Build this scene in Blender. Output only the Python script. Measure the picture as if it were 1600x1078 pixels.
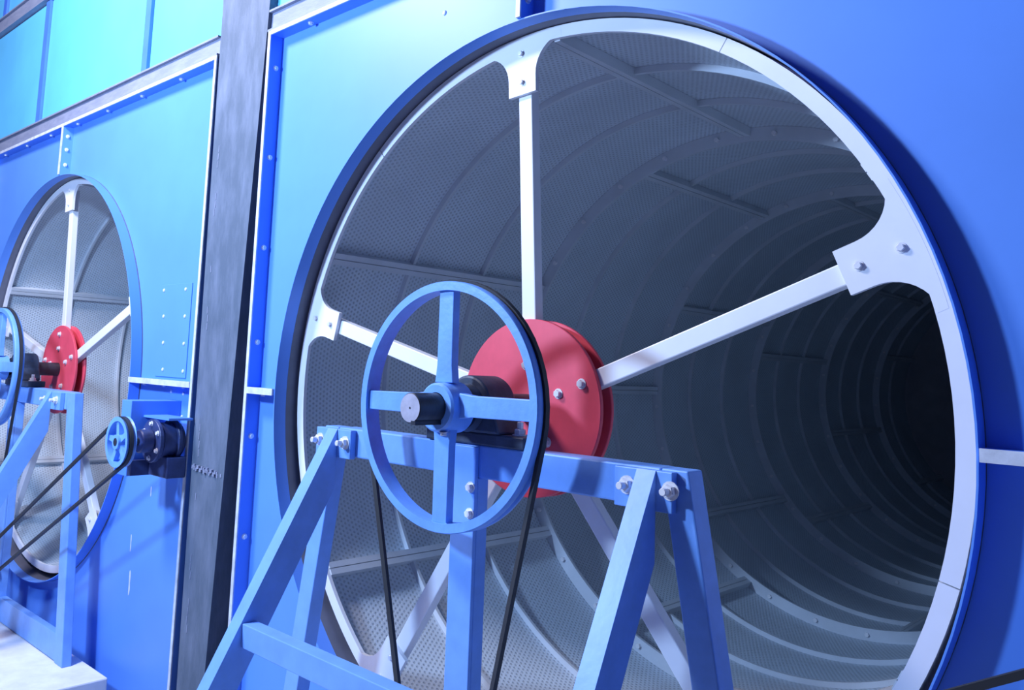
import bpy, bmesh, math
from mathutils import Vector, Matrix

for o in list(bpy.data.objects):
    bpy.data.objects.remove(o, do_unlink=True)
SC = bpy.context.scene
COL = SC.collection
PI = math.pi

# ------------------------------------------------------------------ camera
cam_d = bpy.data.cameras.new('camera')
cam = bpy.data.objects.new('camera', cam_d)
COL.objects.link(cam)
yaw, pitch, roll = 0.77998, 0.10966, 0.04181
cy, sy, cp, sp, cr, sr = math.cos(yaw), math.sin(yaw), math.cos(pitch), math.sin(pitch), math.cos(roll), math.sin(roll)
fwd = Vector((-sy * cp, cy * cp, sp))
r0 = Vector((cy, sy, 0)); u0 = r0.cross(fwd)
right = r0 * cr + u0 * sr
up = u0 * cr - r0 * sr
M = Matrix((right, up, -fwd)).transposed().to_4x4()
M.translation = Vector((1.35689, -1.57543, 0.10406))
cam.matrix_world = M
cam_d.sensor_fit = 'HORIZONTAL'
cam_d.sensor_width = 36.0
cam_d.lens = 1310.56 / 1600 * 36.0
cam_d.shift_x = 92.14 / 1600
cam_d.shift_y = -108.81 / 1600
cam_d.clip_start = 0.02
SC.camera = cam

# ------------------------------------------------------------------ light
world = bpy.data.worlds.new('world'); SC.world = world
world.use_nodes = True
bg = world.node_tree.nodes['Background']
bg.inputs[0].default_value = (0.30, 0.33, 1.0, 1)
bg.inputs[1].default_value = 0.115
def lamp(name, watts, loc, size, col=(0.50, 0.64, 1.0)):
    ld = bpy.data.lights.new(name, 'POINT')
    ld.energy = watts; ld.color = col; ld.shadow_soft_size = size
    o = bpy.data.objects.new(name, ld); o.location = loc
    COL.objects.link(o)
lamp('work_lamp', 345, (-1.33, -2.12, 1.10), 0.13, (0.42, 0.62, 1.0))
lamp('ceiling_lamp', 420, (-2.0, -1.65, 2.4), 0.30, (0.90, 0.86, 1.0))
vs = SC.view_settings
vs.view_transform = 'Standard'; vs.look = 'None'; vs.gamma = 1.0; vs.exposure = 0.0
vs.use_curve_mapping = False

# ------------------------------------------------------------------ materials
def mat(name, col, rough=0.5, metal=0.0, spec=0.5, var=0.12, scale=6.0, bump=0.0, bscale=60.0, stretch=(1, 1, 1), col2=None, thr=None):
    m = bpy.data.materials.new(name); m.use_nodes = True
    nt = m.node_tree; b = nt.nodes['Principled BSDF']
    b.inputs['Roughness'].default_value = rough
    b.inputs['Metallic'].default_value = metal
    b.inputs['Specular IOR Level'].default_value = spec
    tc = nt.nodes.new('ShaderNodeTexCoord')
    mp = nt.nodes.new('ShaderNodeMapping'); mp.inputs['Scale'].default_value = stretch
    nt.links.new(tc.outputs['Object'], mp.inputs[0])
    n = nt.nodes.new('ShaderNodeTexNoise'); n.inputs['Scale'].default_value = scale
    n.inputs['Detail'].default_value = 6; n.inputs['Roughness'].default_value = 0.6
    nt.links.new(mp.outputs[0], n.inputs['Vector'])
    cr_ = nt.nodes.new('ShaderNodeValToRGB')
    lo, hi = (thr or (0.3, 0.7))
    cr_.color_ramp.elements[0].position = lo; cr_.color_ramp.elements[1].position = hi
    c2 = col2 or tuple(min(1, c * (1 + var)) for c in col)
    c1 = col if col2 else tuple(c * (1 - var) for c in col)
    cr_.color_ramp.elements[0].color = (*c1, 1); cr_.color_ramp.elements[1].color = (*c2, 1)
    nt.links.new(n.outputs['Fac'], cr_.inputs[0])
    nt.links.new(cr_.outputs[0], b.inputs['Base Color'])
    if bump:
        n2 = nt.nodes.new('ShaderNodeTexNoise'); n2.inputs['Scale'].default_value = bscale; n2.inputs['Detail'].default_value = 4
        nt.links.new(mp.outputs[0], n2.inputs['Vector'])
        bp = nt.nodes.new('ShaderNodeBump'); bp.inputs['Strength'].default_value = bump; bp.inputs['Distance'].default_value = 0.003
        nt.links.new(n2.outputs['Fac'], bp.inputs['Height']); nt.links.new(bp.outputs[0], b.inputs['Normal'])
    return m

def perforated(name, col, dark, pitch):
    m = mat(name, col, rough=0.55, var=0.10, scale=3.0)
    nt = m.node_tree; b = nt.nodes['Principled BSDF']
    base = b.inputs['Base Color'].links[0].from_socket
    uv = nt.nodes.new('ShaderNodeUVMap'); uv.uv_map = 'sheet'
    def vm(op, *a):
        x = nt.nodes.new('ShaderNodeVectorMath'); x.operation = op
        for i, s in enumerate(a):
            if isinstance(s, tuple): x.inputs[i].default_value = s
            else: nt.links.new(s, x.inputs[i])
        return x
    def dots(off):
        s = vm('DIVIDE', uv.outputs[0], (pitch, pitch * 1.732, 1))
        a = vm('ADD', s.outputs[0], off)
        f = vm('FRACTION', a.outputs[0])
        d = vm('SUBTRACT', f.outputs[0], (0.5, 0.5, 0))
        k = vm('MULTIPLY', d.outputs[0], (1, 1.732, 0))
        return vm('LENGTH', k.outputs[0]).outputs['Value']
    mn = nt.nodes.new('ShaderNodeMath'); mn.operation = 'MINIMUM'
    nt.links.new(dots((0, 0, 0)), mn.inputs[0]); nt.links.new(dots((0.5, 0.5, 0)), mn.inputs[1])
    mr = nt.nodes.new('ShaderNodeMapRange'); mr.inputs[1].default_value = 0.20; mr.inputs[2].default_value = 0.30
    nt.links.new(mn.outputs[0], mr.inputs[0])
    mx = nt.nodes.new('ShaderNodeMixRGB'); mx.inputs[1].default_value = (*dark, 1)
    nt.links.new(mr.outputs[0], mx.inputs[0]); nt.links.new(base, mx.inputs[2])
    nt.links.new(mx.outputs[0], b.inputs['Base Color'])
    bp = nt.nodes.new('ShaderNodeBump'); bp.inputs['Strength'].default_value = 0.5; bp.inputs['Distance'].default_value = 0.003
    nt.links.new(mr.outputs[0], bp.inputs['Height']); nt.links.new(bp.outputs[0], b.inputs['Normal'])
    return m

BLUE = mat('blue_panel_paint', (0.12, 0.32, 0.90), rough=0.46, var=0.06, scale=2.5, bump=0.05, bscale=8)
TRESTLE = mat('blue_frame_paint', (0.19, 0.40, 0.88), rough=0.40, var=0.10, scale=14, bump=0.12, bscale=45)
WHEEL = mat('blue_pulley_paint', (0.17, 0.39, 0.90), rough=0.40, var=0.12, scale=18, bump=0.25, bscale=70)
CYAN = mat('turquoise_panel_paint', (0.13, 0.55, 0.88), rough=0.45, var=0.08, scale=2.0)
MULL = mat('blue_mullion_paint', (0.07, 0.20, 0.75), rough=0.5)
EDGE = mat('pale_edge_metal', (0.62, 0.67, 0.76), rough=0.45, var=0.2, scale=30)
WHITE = mat('white_drum_paint', (0.82, 0.84, 0.88), rough=0.38, var=0.04, scale=8)
SHELL = perforated('perforated_grey_sheet', (0.60, 0.68, 0.75), (0.43, 0.49, 0.545), 0.0162)
RIB = mat('grey_rib_steel', (0.60, 0.65, 0.70), rough=0.5, var=0.08)
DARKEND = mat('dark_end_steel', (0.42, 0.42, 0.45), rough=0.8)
RED = mat('red_hub_paint', (0.80, 0.085, 0.13), rough=0.45, var=0.12, scale=9)
BLACK = mat('greasy_black_steel', (0.025, 0.03, 0.045), rough=0.42, var=0.5, scale=25, bump=0.3, bscale=80)
SHAFTEND = mat('cut_shaft_steel', (0.42, 0.42, 0.52), rough=0.5, var=0.15, scale=40)
BEARING = mat('dark_bearing_iron', (0.035, 0.05, 0.085), rough=0.5, var=0.6, scale=14, bump=0.4, bscale=50)
BOLT = mat('zinc_bolt', (0.80, 0.80, 0.82), rough=0.35, metal=0.25)
RUBBER = mat('black_belt_rubber', (0.028, 0.03, 0.035), rough=0.6)
COLUMN = mat('weathered_grey_steel', (0.09, 0.125, 0.18), rough=0.6, scale=4, stretch=(4, 4, 1.2), col2=(0.18, 0.22, 0.31), thr=(0.40, 0.80), bump=0.3, bscale=30)
BEAM = mat('grey_beam_steel', (0.22, 0.25, 0.36), rough=0.6, scale=8, stretch=(1.2, 5, 5), col2=(0.30, 0.33, 0.44), thr=(0.4, 0.75), bump=0.3)
GAP_SHADE = mat('gap_shade_grey', (0.14, 0.15, 0.20), rough=0.55, var=0.15, scale=10)  # grey stands in for shade in the gap round the drum
VOID = mat('dark_gap_shade', (0.05, 0.06, 0.10), rough=0.7)  # dark colour stands in for shade behind column and cladding
CONC = mat('pale_concrete', (0.78, 0.78, 0.80), rough=0.8, var=0.12, scale=9, bump=0.3, bscale=25)
FLOORM = mat('grey_concrete_floor', (0.26, 0.26, 0.28), rough=0.8, var=0.15, scale=3)
MOTOR = mat('dark_blue_motor_paint', (0.035, 0.055, 0.16), rough=0.45, var=0.4, scale=15)

# ------------------------------------------------------------------ helpers
BASE = {}
GROUPS = {'steel_beam': 'grey beams above the housings', 'drum_housing': 'blue drum housings', 'rotary_drum': 'rotary drums',
          'bearing_trestle': 'blue bearing trestles', 'pillow_block': 'bearing blocks on the trestles', 'belt_pulley': 'large spoked belt pulleys',
          'countershaft': 'belt countershafts', 'motor_bracket': 'motor brackets', 'geared_motor': 'geared motors', 'motor_pulley': 'motor pulleys'}
def thing(name, label, cat, base, group=None):
    o = bpy.data.objects.new(name, None); COL.objects.link(o)
    o.location = base; o.empty_display_size = 0.1
    o['label'] = label; o['category'] = cat
    g = group or GROUPS.get(name)
    if g: o['group'] = g
    BASE[o.name] = Vector(base)
    return o

def obj(name, bm, m, parent=None, smooth=False, label=None, kind=None, bevel=0.0):
    """link a bmesh given in world coordinates as one object under its parent"""
    off = BASE[parent.name] if parent else Vector((0, 0, 0))
    bmesh.ops.recalc_face_normals(bm, faces=bm.faces)
    if bevel:
        es = [e for e in bm.edges if len(e.link_faces) == 2 and e.calc_face_angle(0) > 0.6]
        bmesh.ops.bevel(bm, geom=es, offset=bevel, segments=2, profile=0.5, affect='EDGES', clamp_overlap=True)
        bmesh.ops.recalc_face_normals(bm, faces=bm.faces)
    bm.transform(Matrix.Translation(-off))
    me = bpy.data.meshes.new(name); bm.to_mesh(me); bm.free()
    ms = m if isinstance(m, (list, tuple)) else [m]
    for x in ms: me.materials.append(x)
    if smooth:
        me.set_sharp_from_angle(angle=0.6)
        for p in me.polygons: p.use_smooth = True
    o = bpy.data.objects.new(name, me); COL.objects.link(o)
    if parent:
        o.parent = parent; BASE[o.name] = off
    if label: o['label'] = label
    if kind: o['kind'] = kind
    return o

def inst(name, mesh, loc, rot, parent):
    """one more object sharing a small mesh, at a world location under its parent"""
    o = bpy.data.objects.new(name, mesh); COL.objects.link(o)
    o.parent = parent; o.location = Vector(loc) - BASE[parent.name]; o.rotation_euler = rot
    BASE[o.name] = Vector(loc)
    return o

def box(bm, x0, x1, y0, y1, z0, z1):
    v = [bm.verts.new((x, y, z)) for x in (x0, x1) for y in (y0, y1) for z in (z0, z1)]
    for f in ((0, 1, 3, 2), (4, 6, 7, 5), (0, 4, 5, 1), (2, 3, 7, 6), (0, 2, 6, 4), (1, 5, 7, 3)):
        bm.faces.new([v[i] for i in f])

def prism(bm, pts, axis, a, b):
    """polygon in the plane normal to axis, extruded from a to b; pts are the two other coordinates"""
    def P(p, w):
        if axis == 'x': return (w, p[0], p[1])
        if axis == 'y': return (p[0], w, p[1])
        return (p[0], p[1], w)
    A = [bm.verts.new(P(p, a)) for p in pts]; B = [bm.verts.new(P(p, b)) for p in pts]
    bm.faces.new(A); bm.faces.new(B[::-1])
    n = len(pts)
    for i in range(n):
        bm.faces.new((A[i], B[i], B[(i + 1) % n], A[(i + 1) % n]))

def lathe(bm, prof, cx, cz, seg=64, a0=0.0, a1=2 * PI, uv=False):
    """closed profile of (r, y) turned round the axis y through (cx, cz)"""
    full = abs(a1 - a0 - 2 * PI) < 1e-6
    n = seg if full else seg + 1
    rings = []
    for i in range(n):
        t = a0 + (a1 - a0) * i / seg
        rings.append([bm.verts.new((cx + r * math.cos(t), y, cz + r * math.sin(t))) for r, y in prof])
    L = bm.loops.layers.uv.new('sheet') if uv else None
    k = len(prof)
    for i in range(seg):
        A = rings[i]; B = rings[(i + 1) % n]
        for j in range(k):
            jj = (j + 1) % k
            f = bm.faces.new((A[j], B[j], B[jj], A[jj]))
            if L:
                ta = (a0 + (a1 - a0) * i / seg); tb = (a0 + (a1 - a0) * (i + 1) / seg)
                for lp, (t, q) in zip(f.loops, ((ta, j), (tb, j), (tb, jj), (ta, jj))):
                    lp[L].uv = (t * 0.985, prof[q][1])
    if not full:
        bm.faces.new(rings[0]); bm.faces.new(rings[-1][::-1])

def disc_solid(bm, r, y0, y1, cx, cz, seg=48, ch=0.0):
    pts = [(cx + r * math.cos(2 * PI * i / seg), cz + r * math.sin(2 * PI * i / seg)) for i in range(seg)]
    if ch:
        rr = r - ch
        rings = []
        for rad, y in ((rr, y0), (r, y0 + ch), (r, y1 - ch), (rr, y1)):
            rings.append([bm.verts.new((cx + rad * math.cos(2 * PI * i / seg), y, cz + rad * math.sin(2 * PI * i / seg))) for i in range(seg)])
        bm.faces.new(rings[0]); bm.faces.new(rings[-1][::-1])
        for a, b in zip(rings, rings[1:]):
            for i in range(seg): bm.faces.new((a[i], b[i], b[(i + 1) % seg], a[(i + 1) % seg]))
    else:
        prism(bm, pts, 'y', y0, y1)

def bolt_mesh(name, r, h, stud=0.0, washer=True):
    """hex head standing out along local -y"""
    bm = bmesh.new()
    y = 0.0
    if washer:
        disc_solid(bm, r * 1.35, -0.2 * h, 0, 0, 0, 14); y = -0.2 * h
    disc_solid(bm, r, y - h, y, 0, 0, 6, ch=r * 0.12)
    if stud: disc_solid(bm, r * 0.55, y - h - stud, y - h, 0, 0, 10, ch=r * 0.08)
    bmesh.ops.recalc_face_normals(bm, faces=bm.faces)
    me = bpy.data.meshes.new(name); bm.to_mesh(me); bm.free(); me.materials.append(BOLT)
    return me
B_SMALL = bolt_mesh('bolt', 0.0075, 0.007)
B_MED = bolt_mesh('bolt', 0.0095, 0.009)
B_STUD = bolt_mesh('bolt', 0.0135, 0.012, stud=0.016)
def rivet_mesh():
    bm = bmesh.new(); bmesh.ops.create_uvsphere(bm, u_segments=10, v_segments=6, radius=0.008)
    bmesh.ops.scale(bm, vec=(1, 0.6, 1), verts=bm.verts)
    me = bpy.data.meshes.new('rivet'); bm.to_mesh(me); bm.free(); me.materials.append(EDGE)
    for p in me.polygons: p.use_smooth = True
    return me
RIVET = rivet_mesh()

PX = -3.0751            # centre of the far housing
TOP = 1.262             # upper edge of the housings
FLOOR = -1.30
PY = 0.05               # plane of the housing sheets

# ------------------------------------------------------------------ floor, pads, wall
bm = bmesh.new(); box(bm, -7.5, 4.0, -5.0, 4.2, FLOOR - 0.1, FLOOR)
obj('floor', bm, FLOORM, kind='structure')

def cladding():
    bm = bmesh.new(); box(bm, -7.0, 2.6, 0.10, 0.16, 1.30, 3.2)
    w = obj('wall_upper', bm, VOID, kind='structure')
    BASE[w.name] = Vector((0, 0, 0))
    for x0, x1, z0, z1 in ((-4.90, -3.56, 1.362, 2.075), (-3.50, -2.255, 1.362, 2.075), (-2.20, -1.535, 1.362, 2.075),
                           (-4.90, -4.34, 2.185, 3.0), (-4.28, -3.56, 2.185, 3.0), (-3.50, -2.255, 2.185, 3.0), (-2.20, -1.535, 2.185, 3.0),
                           (-1.20, -0.02, 1.362, 2.075), (0.04, 1.28, 1.362, 2.075)):
        bm = bmesh.new(); box(bm, x0, x1, 0.03, 0.098, z0, z1)
        obj('cladding_panel', bm, CYAN, w, bevel=0.004)
    for x0, x1, z0, z1 in ((-3.56, -3.50, 1.362, 2.075), (-2.255, -2.20, 1.362, 2.075), (-0.02, 0.04, 1.362, 2.075),
                           (-4.34, -4.28, 2.185, 3.0), (-3.56, -3.50, 2.185, 3.0), (-2.255, -2.20, 2.185, 3.0)):
        bm = bmesh.new(); box(bm, x0 + 0.001, x1 - 0.001, 0.016, 0.098, z0 + 0.001, z1 - 0.001)
        obj('mullion', bm, MULL, w)
cladding()

def beam(label, x0, x1, z0, z1):
    t = thing('steel_beam', label, 'beam', ((x0 + x1) / 2, 0.05, z0))
    bm = bmesh.new(); box(bm, x0, x1, 0.012, 0.098, z0 + 0.008, z1 - 0.008); obj('web', bm, BEAM, t)
    for a, b in ((z0, z0 + 0.008), (z1 - 0.008, z1)):
        bm = bmesh.new(); box(bm, x0, x1, -0.002, 0.098, a, b); obj('flange', bm, BEAM, t)
beam('long grey steel beam on top of the far blue housing, left of the column', -5.0, -1.545, 1.277, 1.358)
beam('short visible grey steel beam above the near blue housing, right of the column', -1.19, 2.0, 1.277, 1.358)
beam('upper grey steel beam crossing the top left corner above the turquoise panels', -5.0, -1.545, 2.08, 2.18)

def column():
    t = thing('steel_column', 'weathered grey steel column between the two blue housings', 'column', (-1.38, 0.05, FLOOR))
    zt, zb = 3.2, FLOOR
    def xs(z):   # left edge, joint, right edge
        k = (1.3 - z) / 2.4
        return -1.533 + 0.030 * k, -1.265 - 0.075 * k, -1.190 - 0.125 * k
    def slab(c0, c1, y0, y1):
        a, b = xs(zt), xs(zb)
        bm = bmesh.new()
        v = []
        for z, e in ((zb, b), (zt, a)):
            for x, y in ((e[c0], y0), (e[c1], y0), (e[c1], y1), (e[c0], y1)):
                v.append(bm.verts.new((x, y, z)))
        for f in ((0, 1, 2, 3), (4, 5, 6, 7), (0, 1, 5, 4), (1, 2, 6, 5), (2, 3, 7, 6), (3, 0, 4, 7)):
            bm.faces.new([v[i] for i in f])
        return bm
    obj('face_plate', slab(0, 1, 0.004, 0.075), COLUMN, t)
    obj('edge_channel', slab(1, 2, -0.003, 0.075), COLUMN, t)
    bm = bmesh.new(); box(bm, -1.66, -1.06, 0.078, 0.095, zb, 1.27); obj('rear_plate', bm, VOID, t)  # dark sheet standing in for the shade in the gaps beside the column
    bm = bmesh.new()
    n = 26
    for i in range(n):
        x = -1.50 + 0.22 * i / n
        z = -0.30 + 0.006 * math.sin(i * 1.7) - 0.01 * (i / n)
        box(bm, x, x + 0.0085, -0.003 + 0.002 * math.sin(i * 2.3), 0.006, z, z + 0.012)
    obj('weld_bead', bm, BEAM, t)
    for x0, z0, z1, s in ((-1.490, -0.9, 1.25, 0.014), (-1.264, 0.1, 1.25, -0.036)):
        bm = bmesh.new()
        n = 70
        for i in range(n):
            z = z0 + (z1 - z0) * i / n
            k = (1.3 - z) / 2.4
            x = x0 + s * 2 * k + 0.003 * math.sin(i * 2.1)
            if math.sin(i * 0.9) + math.sin(i * 0.37) > 0.5:
                box(bm, x, x + 0.004, 0.0025, 0.006, z, z + (z1 - z0) / n * 0.8)
        obj('weld_seam', bm, BEAM, t, kind='stuff')
column()

# ------------------------------------------------------------------ housings
def housing(X, where, far):
    xl, xr = X - 1.165, X + 1.523
    ctr = 0.0
    t = thing('drum_housing', where, 'housing', (X, PY, FLOOR), group=None)
    def arc(a0, a1, n=40, r=1.004):
        return [(X + r * math.cos(math.radians(a0 + (a1 - a0) * i / n)), r * math.sin(math.radians(a0 + (a1 - a0) * i / n))) for i in range(n + 1)]
    e = 0.0015
    rr = 1.004
    # upper left, upper right and lower sheets with the round opening cut out
    bm = bmesh.new(); prism(bm, [(X - e, TOP), (xl, TOP), (xl, e)] + arc(179.9, 90.1), 'y', PY, PY + 0.006); obj('panel_sheet', bm, BLUE, t)
    bm = bmesh.new(); prism(bm, [(xr, e), (xr, TOP), (X + e, TOP)] + arc(89.9, 0.1), 'y', PY, PY + 0.006); obj('panel_sheet', bm, BLUE, t)
    bm = bmesh.new(); prism(bm, [(xl, -e), (xl, FLOOR), (xr, FLOOR), (xr, -e)] + arc(359.9, 180.1, 80), 'y', PY, PY + 0.006); obj('panel_sheet', bm, BLUE, t)
    # rolled collar standing out of the sheets
    bm = bmesh.new(); lathe(bm, [(1.0, 0.0), (1.0035, 0.0), (1.0035, 0.045), (1.0, 0.045)], X, 0, 128)
    obj('collar', bm, BLUE, t, smooth=True)
    bm = bmesh.new(); lathe(bm, [(1.0, 0.0455), (1.0035, 0.0455), (1.0035, 0.16), (1.0, 0.16)], X, 0, 128)
    obj('gap_shade_band', bm, GAP_SHADE, t, smooth=True, label='dark grey band standing for gap shade inside the opening')  # added band; its dark grey paints the shade between collar and drum ring
    # edge angles
    def flange(x0, x1, z0, z1, strip):
        bm = bmesh.new(); box(bm, x0, x1, 0.0, PY, z0, z1); f = obj('edge_flange', bm, BLUE, t)
        bm = bmesh.new(); box(bm, *strip[:2], -0.005, -0.0005, *strip[2:]); obj('edge_strip', bm, EDGE, f, label='pale worn front edge')
        return f
    w = 0.014
    fl = flange(xl - 0.006, xl, FLOOR, TOP, (xl - w, xl + 0.002, FLOOR, TOP + 0.012))
    fr = flange(xr, xr + 0.006, FLOOR, TOP, (xr - 0.002, xr + w, FLOOR, TOP + 0.012))
    ft = flange(xl, xr, TOP, TOP + 0.006, (xl + 0.003, xr - 0.003, TOP - 0.002, TOP + 0.013))
    for z in (1.144, 0.817, 0.494, 0.164, -0.156, -0.49, -0.82):
        inst('bolt', B_SMALL, (xl, 0.026, z), (0, 0, PI / 2), t)
        inst('bolt', B_SMALL, (xr, 0.026, z), (0, 0, -PI / 2), t)
    x = xl + 0.2
    while x < xr:
        if abs(x - X) > 0.08: inst('bolt', B_SMALL, (x, 0.026, TOP), (PI / 2, 0, 0), t)
        x += 0.36
    # joint flanges between the sheets: left, right, top
    def seam(x0, x1, z0, z1, nm='seam_flange'):
        bm = bmesh.new(); box(bm, x0, x1, -0.002, PY, z0, z1); return obj(nm, bm, BLUE, t)
    f1 = seam(xl + 0.001, X - 1.0045, -0.010, 0.010)
    f2 = seam(X + 1.0045, xr - 0.001, -0.010, 0.010)
    f3 = seam(X - 0.006 + ctr, X + 0.006 + ctr, 1.0045, TOP - 0.001)
    for f, b in ((f1, (xl + 0.003, X - 1.006, -0.011, 0.011)), (f2, (X + 1.006, xr - 0.003, -0.011, 0.011)), (f3, (X - 0.007, X + 0.007, 1.006, TOP - 0.003))):
        bm = bmesh.new(); box(bm, b[0], b[1], -0.008, -0.0025, b[2], b[3]); obj('edge_strip', bm, EDGE, f, label='pale worn front edge')
    for xx in (xl + 0.06, X + 1.09, X + 1.26, X + 1.42):
        inst('bolt', B_SMALL, (xx, 0.024, -0.010), (PI / 2, 0, 0), t)
    for z in (1.06, 1.14, 1.21):
        inst('bolt', B_SMALL, (X + 0.006, 0.022, z), (0, 0, PI / 2), t)
    if not far:
        inst('rivet', RIVET, (X - 0.33, PY, 1.128), (0, 0, 0), t)
    else:
        bm = bmesh.new(); box(bm, -1.945, -1.690, PY - 0.004, PY - 0.0003, 0.020, 0.395)
        ap = obj('access_plate', bm, BLUE, t, bevel=0.0012)
        for i in range(4):
            inst('rivet', RIVET, (-1.921 + 0.014 * i, PY - 0.004, 0.372 - 0.108 * i), (0, 0, 0), ap)
            inst('rivet', RIVET, (-1.738 + 0.009 * i, PY - 0.004, 0.370 - 0.108 * i), (0, 0, 0), ap)
        for cx_, z0, z1, w_ in ((-2.03, -0.87, -0.77, 0.012), (-2.045, -0.70, -0.63, 0.007), (-1.905, -0.46, -0.42, 0.006)):
            bm = bmesh.new()
            pts = [(cx_ + w_ * (0.6 + 0.4 * math.sin(7 * i)) * math.cos(i * PI / 6), (z0 + z1) / 2 + (z1 - z0) / 2 * math.sin(i * PI / 6)) for i in range(12)]
            prism(bm, pts, 'y', PY - 0.0008, PY - 0.0001); obj('paint_scuff', bm, EDGE, t, label='small pale paint scuff low on the sheet')
        for xx, zz in ((-1.80, -0.035), (-1.70, -0.04), (-1.70, -0.13)):
            inst('rivet', RIVET, (xx, PY, zz), (0, 0, 0), t)
    return t
housing(0.0, 'large blue sheet-steel housing round the near drum, right of the column', False)
housing(PX, 'blue sheet-steel housing round the far drum, left of the column', True)

# ------------------------------------------------------------------ drums
ZC = 0.0135
SPOKES = [93.5, 21.5, 165.5, 237.5, 309.5]
def drum(X, label, length, far):
    t = thing('rotary_drum', label, 'drum', (X, 0.08, ZC - 0.99))
    for a in SPOKES:
        bm = bmesh.new(); lathe(bm, [(0.951, 0.080), (0.984, 0.080), (0.984, 0.092), (0.951, 0.092)], X, ZC, 30, math.radians(a - 35.93), math.radians(a + 35.93))
        obj('ring_segment', bm, WHITE, t, smooth=True)
    for a in SPOKES:
        ar = math.radians(a)
        ca, sa = math.cos(ar), math.sin(ar)
        def W(r, s): return (X + r * ca - s * sa, ZC + r * sa + s * ca)
        # lug: straight tongue that flares with round fillets into the ring
        half = []
        half.append((0.822, 0.046)); half.append((0.855, 0.046))
        R = 0.085
        for i in range(9):
            q = i / 8 * math.radians(78)
            half.append((0.868 + R * math.sin(q), 0.046 + R * (1 - math.cos(q))))
        s_end = half[-1][1] + 0.02
        half.append((math.sqrt(0.952 ** 2 - s_end ** 2) + 0.002, s_end))
        arc = [(0.974 * math.cos(q), 0.974 * math.sin(q)) for q in [s_end / 0.98 * (1 - i / 6.0) for i in range(13)]]
        pts = [W(r, s) for r, s in half] + [W(r, s) for r, s in arc] + [W(r, -s) for r, s in half[::-1]]
        bm = bmesh.new(); prism(bm, pts, 'y', 0.0797, 0.0918)
        lug = obj('spoke_lug', bm, WHITE, t)
        for r in (0.856, 0.936):
            p = W(r, 0.0); inst('bolt', B_SMALL, (p[0], 0.0797, p[1]), (0, 0.2, 0), lug)
        bm = bmesh.new()
        h = 0.0225
        prism(bm, [W(0.06, -h), W(0.935, -h), W(0.935, h), W(0.06, h)], 'y', 0.0925, 0.1245)
        obj('spoke', bm, WHITE, t, bevel=0.003)
    for y0, y1 in ((0.080, 0.0920), (0.125, 0.135)):
        bm = bmesh.new(); disc_solid(bm, 0.222, y0, y1, X, ZC, 72, ch=0.0015)
        d = obj('hub_disc', bm, RED, t)
        if y0 < 0.1:
            for a in SPOKES:
                for r in (0.105, 0.178):
                    q = math.radians(a)
                    inst('bolt', B_MED, (X + r * math.cos(q), 0.080, ZC + r * math.sin(q)), (0, a, 0), d)
    bm = bmesh.new(); disc_solid(bm, 0.033, -0.32, 0.16, X, ZC, 40, ch=0.002)
    for f in bm.faces:
        f.material_index = 0
    s = obj('shaft', bm, [BLACK, SHAFTEND], t, smooth=True)
    for p in s.data.polygons:
        if abs(p.normal.y) > 0.99 and p.center.y < 0: p.material_index = 1
    bm = bmesh.new(); box(bm, X + 0.006, X + 0.020, -0.3212, -0.19, ZC - 0.036, ZC - 0.027)
    obj('shaft_key', bm, BLACK, s)
    bm = bmesh.new(); disc_solid(bm, 0.0025, -0.3206, -0.3195, X, ZC, 10); obj('centre_mark', bm, BLACK, s)
    # shell in bolted sections, with hoops and stringers
    joints = [j for j in (1.20, 2.30, 3.40, 4.50, 5.60) if j < length]
    ends = [0.092] + joints + [length]
    for a, b in zip(ends, ends[1:]):
        bm = bmesh.new(); lathe(bm, [(0.978, a), (0.978, b), (0.982, b), (0.982, a)], X, ZC, 144, uv=True)
        obj('shell_sheet', bm, SHELL, t, smooth=True)
    y = 0.45
    k = 0
    hoops = [0.45, 0.82, 1.20, 1.56, 1.92, 2.30, 2.66, 3.03, 3.40, 3.75, 4.12, 4.50, 4.87, 5.24, 5.60, 5.97]
    for y in hoops:
        if y > length - 0.05: break
        wide = y in joints
        bm = bmesh.new()
        hgt = 0.050 if wide else 0.020
        lathe(bm, [(0.9775, y - 0.006), (0.9775, y + 0.006), (0.978 - hgt, y + 0.006), (0.978 - hgt, y - 0.006)], X, ZC, 128)
        h = obj('hoop', bm, RIB, t, smooth=True)
        if wide:
            bm = bmesh.new()
            for i in range(28):
                q = 2 * PI * (i + 0.3) / 28
                disc_solid(bm, 0.009, y - 0.016, y - 0.006, X + 0.952 * math.cos(q), ZC + 0.952 * math.sin(q), 6)
            obj('hoop_bolts', bm, BOLT, h, kind='stuff')
    def stringer(a, y0, y1):
        q = math.radians(a)
        c, s_ = math.cos(q), math.sin(q)
        bm = bmesh.new()
        for o0, o1, h in ((-0.020, -0.0015, 0.031), (0.0015, 0.020, 0.031), (-0.0015, 0.0015, 0.026)):
            pts = []
            for r, o in ((0.977, o0), (0.977, o1), (0.978 - h, o1), (0.978 - h, o0)):
                pts.append((X + r * c - o * s_, ZC + r * s_ + o * c))
            prism(bm, pts, 'y', y0, y1)
        obj('stringer', bm, RIB, t)
    for sct, (a, b) in enumerate(zip(ends, ends[1:])):
        offs = (87.5, 113.5, 152.5, 100.0, 130.0, 95.0)[sct]
        for i in range(6):
            aa = offs + (0, 65.5, 127.5, 188, 246, 304)[i]
            stringer(aa, a + 0.001 if sct else 0.0925, b - 0.007)
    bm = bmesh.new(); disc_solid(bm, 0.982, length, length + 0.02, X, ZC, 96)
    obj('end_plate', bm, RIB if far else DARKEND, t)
    return t
drum(0.0, 'large white-rimmed drum seen through the near opening, right of the column', 6.4, False)
drum(PX + 0.003, 'white-rimmed drum seen through the far oval-looking opening at left', 1.2 + 0.75, True)

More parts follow.
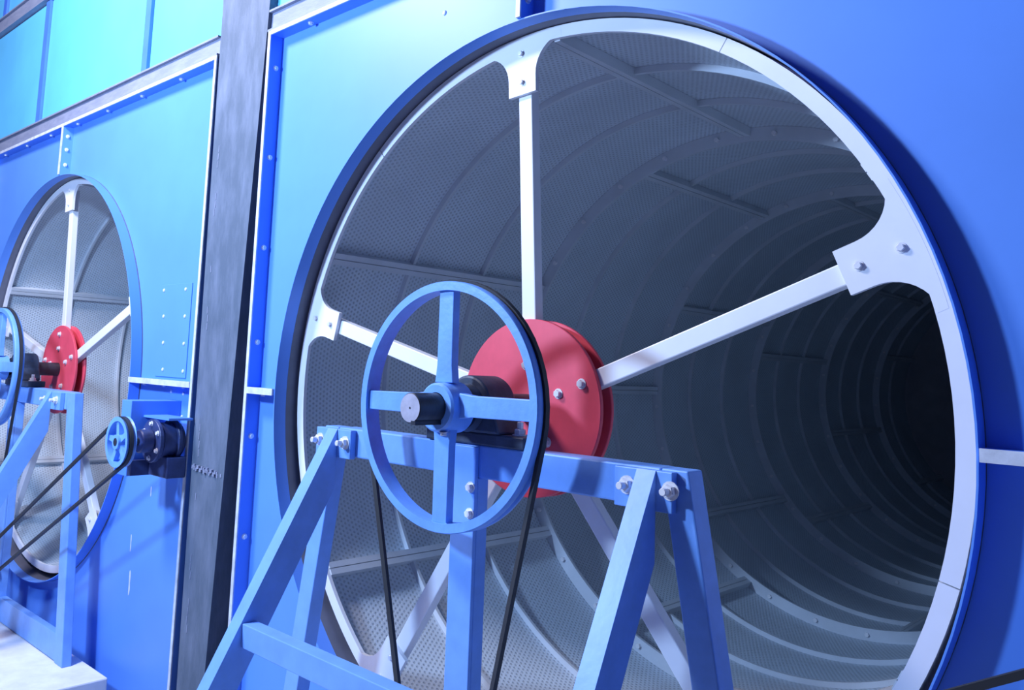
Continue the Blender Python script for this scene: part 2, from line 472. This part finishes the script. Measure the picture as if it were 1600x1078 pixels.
# ------------------------------------------------------------------ trestles
def trestle(X, label, far):
    t = thing('bearing_trestle', label, 'trestle', (X, -0.3, FLOOR + 0.135))
    zf = FLOOR + 0.135
    yf = -0.12
    xr_ = 0.62 if far else 0.50      # inner side of the right rear leg at the top
    bm = bmesh.new(); box(bm, X - 0.499, X + xr_ - 0.001, yf, yf + 0.062, -0.146, -0.0705); obj('top_beam', bm, TRESTLE, t, bevel=0.004)
    # rear legs, splayed sideways
    def rear(x0, x1, slope, depth):
        bm = bmesh.new()
        d = slope * (zf + 0.0705)
        pts = [(X + x0, -0.0705), (X + x1, -0.0705), (X + x1 - d, zf), (X + x0 - d, zf)]
        prism(bm, pts, 'y', yf, yf + depth); return obj('rear_leg', bm, TRESTLE, t, bevel=0.003)
    rear(-0.560, -0.500, -0.168, 0.045)
    if far: rear(0.620, 0.700, 0.105, 0.040)
    else: rear(0.500, 0.556, 0.175, 0.055)
    # front legs, leaning out towards the floor in front
    def front(xc, sl):
        def yl(z): return -0.1415 - sl * (-0.075 - z)
        hw = 0.088
        y0 = -0.1405
        pts = [(y0, -0.0735), (yl(-0.075), -0.075), (yl(zf), zf), (yl(zf) + hw, zf), (y0, -0.075 - (hw + 0.001) / sl)]
        bm = bmesh.new(); prism(bm, pts, 'x', xc - 0.021, xc + 0.021); return obj('front_leg', bm, TRESTLE, t, bevel=0.003)
    front(X - 0.499, 0.568); front(X + 0.480, 0.523)
    # centre post
    bm = bmesh.new(); box(bm, X - 0.047, X + 0.027, -0.131, -0.121, zf, -0.075)
    box(bm, X - 0.047, X + 0.027, -0.1209, -0.085, zf, -0.1465); obj('centre_post', bm, TRESTLE, t, bevel=0.002)
    # cleats with studs
    for a, b, s1, s2 in ((-0.572, -0.421, -0.553, -0.443), ((0.408, 0.535, 0.438, 0.532) if not far else (0.43, 0.60, 0.448, 0.56))):
        bm = bmesh.new(); box(bm, X + a, X + b, -0.140, -0.1205, -0.150, -0.074); c = obj('cleat_plate', bm, TRESTLE, t, bevel=0.002)
        for s in (s1, s2): inst('bolt', B_STUD, (X + s, -0.140, -0.108), (0, 0.3, 0), c)
    for z in (-0.167, -0.226): inst('bolt', B_MED, (X + 0.014, -0.131, z), (0, 0.2, 0), t)
    # low bars
    bm = bmesh.new(); box(bm, X - 0.477, X + 0.458, -0.400, -0.360, -0.592, -0.536); obj('cross_bar', bm, TRESTLE, t, bevel=0.002)
    bm = bmesh.new(); box(bm, X - 0.682, X + (0.733 if far else 0.688), yf + 0.004, yf + 0.036, zf + 0.005, zf + 0.11); obj('foot_rail', bm, TRESTLE, t, bevel=0.002)
    return t
trestle(0.0, 'large blue steel trestle in front of the near drum', False)
trestle(PX + 0.05, 'blue steel trestle at the left edge in front of the far drum', True)

def pad(label, x0, x1, y0, y1):
    bm = bmesh.new(); box(bm, x0, x1, y0, y1, FLOOR + 0.0005, FLOOR + 0.1345)
    o = obj('concrete_pad', bm, CONC, bevel=0.006); o['label'] = label; o['category'] = 'plinth'; o['group'] = 'concrete plinths'
pad('pale concrete plinth under the far trestle at lower left', -4.4, -2.0, -1.0, -0.02)
pad('pale concrete plinth under the near trestle below the frame', -1.02, 1.075, -1.0, -0.02)

# ------------------------------------------------------------------ bearings
def bearing(X, label):
    t = thing('pillow_block', label, 'bearing', (X, -0.1, -0.0702))
    bm = bmesh.new(); box(bm, X - 0.145, X + 0.165, -0.128, -0.045, -0.0702, -0.042); obj('base_plate', bm, BEARING, t, bevel=0.004)
    bm = bmesh.new()
    seg = 28
    pts = [(X + 0.098, -0.0415), (X + 0.088, -0.01)]
    pts += [(X + 0.070 * math.cos(PI * i / seg - 0.0), ZC + 0.005 + 0.070 * math.sin(PI * i / seg)) for i in range(seg + 1)]
    pts += [(X - 0.088, -0.01), (X - 0.098, -0.0415)]
    prism(bm, pts, 'y', -0.140, -0.045); obj('housing_cap', bm, BEARING, t, bevel=0.006)
    bm = bmesh.new(); lathe(bm, [(0.034, -0.156), (0.050, -0.156), (0.056, -0.1405), (0.034, -0.1405)], X, ZC, 40); obj('seal_ring', bm, BEARING, t, smooth=True)
    for s in (-1, 1): inst('bolt', B_STUD, (X + 0.122 * s, -0.09, -0.042), (-PI / 2, 0, 0), t)
bearing(0.0, 'black greasy bearing block on the near trestle behind the spoked pulley')
bearing(PX + 0.04, 'dark bearing block on the far trestle at the left edge')

# ------------------------------------------------------------------ pulleys
def pulley(X, label, cz=0.02, R=0.281, a=90.6):
    t = thing('belt_pulley', label, 'pulley', (X, -0.209, cz - R))
    y0, y1 = -0.228, -0.186
    bm = bmesh.new()
    lathe(bm, [(R - 0.021, y0), (R - 0.002, y0), (R, y0 + 0.003), (R, -0.2095), (R - 0.006, -0.2075), (R - 0.006, -0.1965), (R, -0.1945), (R, y1 - 0.003), (R - 0.002, y1), (R - 0.021, y1)], X, cz, 112)
    obj('rim', bm, WHEEL, t, smooth=True)
    for k in range(4):
        q = math.radians(a + 90 * k)
        c, s = math.cos(q), math.sin(q)
        def W(r, o): return (X + r * c - o * s, cz + r * s + o * c)
        bm = bmesh.new()
        prism(bm, [W(0.05, -0.028), W(0.09, -0.0235), W(R - 0.024, -0.0225), W(R - 0.0205, -0.027), W(R - 0.0205, 0.027), W(R - 0.024, 0.0225), W(0.09, 0.0235), W(0.05, 0.028)], 'y', -0.219, -0.197)
        obj('spoke', bm, WHEEL, t, bevel=0.003)
    bm = bmesh.new(); lathe(bm, [(0.0335, -0.243), (0.050, -0.243), (0.055, -0.238), (0.058, -0.175), (0.0335, -0.175)], X, ZC + 0.001, 48)
    hub = obj('hub', bm, WHEEL, t, smooth=True)
    inst('set_screw', B_SMALL, (X + 0.02, -0.233, ZC - 0.052), (PI / 2, 0, 0), hub)
pulley(0.0, 'large blue four-spoke belt pulley on the near shaft end')
pulley(PX + 0.035, 'blue spoked belt pulley cut off by the left edge')

# ------------------------------------------------------------------ belts and lower countershafts
def belt_path(c0, r0_, c1, r1, n=28):
    d = Vector((c1[0] - c0[0], c1[1] - c0[1])); L = d.length; th = math.atan2(d.y, d.x)
    b = math.acos((r0_ - r1) / L)
    pts = []
    for i in range(n + 1):
        q = th + b + (2 * PI - 2 * b) * i / n
        pts.append((c0, r0_, q))
    for i in range(n + 1):
        q = th - b + (2 * b) * i / n
        pts.append((c1, r1, q))
    return pts
def belt(label, c0, r0_, c1, r1, y):
    pts = belt_path(c0, r0_, c1, r1)
    bm = bmesh.new()
    rings = []
    for c, r, q in pts:
        ring = []
        for dr, dy in ((-0.005, -0.0042), (0.006, -0.0065), (0.006, 0.0065), (-0.005, 0.0042)):
            ring.append(bm.verts.new((c[0] + (r + dr) * math.cos(q), y + dy, c[1] + (r + dr) * math.sin(q))))
        rings.append(ring)
    n = len(rings)
    for i in range(n):
        A, B = rings[i], rings[(i + 1) % n]
        for j in range(4): bm.faces.new((A[j], B[j], B[(j + 1) % 4], A[(j + 1) % 4]))
    o = obj('drive_belt', bm, RUBBER, smooth=True); o['label'] = label; o['category'] = 'belt'; o['group'] = 'drive belts'
    return o
JX, JZ = 0.02, -0.95
def countershaft(X, label):
    t = thing('countershaft', label, 'shaft', (X + JX, -0.2, JZ - 0.06))
    bm = bmesh.new(); disc_solid(bm, 0.018, -0.27, -0.145, X + JX, JZ, 24, ch=0.001); obj('shaft', bm, BLACK, t, smooth=True)
    bm = bmesh.new(); disc_solid(bm, 0.04, -0.165, -0.1315, X + JX, JZ, 32, ch=0.003); obj('bearing', bm, BEARING, t, smooth=True)
    for y, r in ((-0.202, 0.055), (-0.2285, 0.062)):
        bm = bmesh.new(); lathe(bm, [(0.0185, y - 0.011), (r + 0.004, y - 0.011), (r - 0.006, y - 0.003), (r - 0.006, y + 0.003), (r + 0.004, y + 0.011), (0.0185, y + 0.011)], X + JX, JZ, 40)
        obj('sheave', bm, WHEEL, t, smooth=True)
MX = 1.472
def motor_z(w): return -0.207 if w == 'far' else -0.145
for X, w in ((0.0, 'near'), (PX + 0.035, 'far')):
    countershaft(X, 'small belt countershaft low on the %s trestle post' % w)
    belt({'near': 'thin black belt hanging from the large near blue pulley', 'far': 'thin black belt hanging from the blue pulley at the left edge'}[w],
         (X, 0.02), 0.281, (X + JX, JZ), 0.056, -0.202)
    xm = (PX if w == 'far' else 0.0) + MX
    belt({'near': 'dark belt crossing the bottom right corner below the near drum', 'far': 'black belt running slantwise down from the small motor pulley'}[w],
         (xm, motor_z(w)), 0.084, (X + JX, JZ), 0.062, -0.2285)

# ------------------------------------------------------------------ motors
def motor(X, w):
    xm = X + MX
    MZ = motor_z(w)
    t = thing('motor_bracket', {'far': 'blue box bracket on the far housing holding the small motor', 'near': 'blue box bracket beyond the right edge on the near housing'}[w], 'bracket', (X + 1.32, -0.05, -0.35))
    bm = bmesh.new()
    box(bm, X + 1.283, X + 1.364, -0.150, PY - 0.0005, MZ - 0.138, MZ + 0.139 if w == 'far' else -0.02)
    obj('bracket_box', bm, BLUE, t, bevel=0.002)
    bm = bmesh.new(); box(bm, X + 1.3645, X + 1.565, -0.10, -0.006, MZ + 0.079, MZ + 0.087); obj('shelf', bm, BLUE, t)
    bm = bmesh.new(); box(bm, X + 1.3645, X + 1.395, -0.148, -0.02, MZ - 0.133, MZ - 0.078); obj('shade_slab', bm, MOTOR, t)  # dark slab painting the motor's shade low on the bracket side
    m = thing('geared_motor', {'far': 'small dark geared motor mounted beside the column on the far housing', 'near': 'small dark geared motor beyond the right edge on the near housing'}[w], 'motor', (xm, -0.05, MZ - 0.08))
    bm = bmesh.new(); disc_solid(bm, 0.066, -0.10, -0.010, xm, MZ, 40, ch=0.006)
    obj('body', bm, MOTOR, m, smooth=True)
    bm = bmesh.new(); disc_solid(bm, 0.078, -0.118, -0.102, xm, MZ, 40, ch=0.002); fl = obj('front_flange', bm, MOTOR, m)
    for i in range(6):
        q = 2 * PI * (i + 0.5) / 6
        inst('bolt', B_SMALL, (xm + 0.062 * math.cos(q), -0.118, MZ + 0.062 * math.sin(q)), (0, 0, 0), fl)
    bm = bmesh.new(); disc_solid(bm, 0.042, -0.165, -0.1185, xm, MZ, 32, ch=0.004); obj('gear_nose', bm, MOTOR, m, smooth=True)
    bm = bmesh.new(); box(bm, xm - 0.065, xm + 0.075, -0.085, -0.010, MZ - 0.13, MZ - 0.055); obj('foot', bm, MOTOR, m, bevel=0.004)
    bm = bmesh.new(); disc_solid(bm, 0.014, -0.25, -0.1655, xm, MZ, 24); obj('shaft', bm, BLACK, m, smooth=True)
    bm = bmesh.new(); disc_solid(bm, 0.079, -0.045, -0.030, xm, MZ, 40, ch=0.002); obj('rear_plate', bm, MOTOR, m)
    p = thing('motor_pulley', {'far': 'small light blue five-spoke pulley on the motor', 'near': 'small light blue five-spoke pulley on the motor beyond the right edge'}[w], 'pulley', (xm, -0.2285, MZ - 0.09))
    R = 0.089
    bm = bmesh.new(); lathe(bm, [(R - 0.016, -0.246), (R, -0.246), (R - 0.010, -0.2315), (R - 0.010, -0.2255), (R, -0.211), (R - 0.016, -0.211)], xm, MZ, 56); obj('rim', bm, WHEEL, p, smooth=True)
    for k in range(5):
        q = math.radians(100 + 72 * k); c, s = math.cos(q), math.sin(q)
        def W(r, o): return (xm + r * c - o * s, MZ + r * s + o * c)
        bm = bmesh.new(); prism(bm, [W(0.02, -0.011), W(R - 0.0155, -0.009), W(R - 0.0155, 0.009), W(0.02, 0.011)], 'y', -0.240, -0.222); obj('spoke', bm, WHEEL, p)
    bm = bmesh.new(); lathe(bm, [(0.0145, -0.249), (0.026, -0.249), (0.027, -0.21), (0.0145, -0.21)], xm, MZ, 32); obj('hub', bm, WHEEL, p, smooth=True)
motor(PX, 'far')
motor(0.0, 'near')
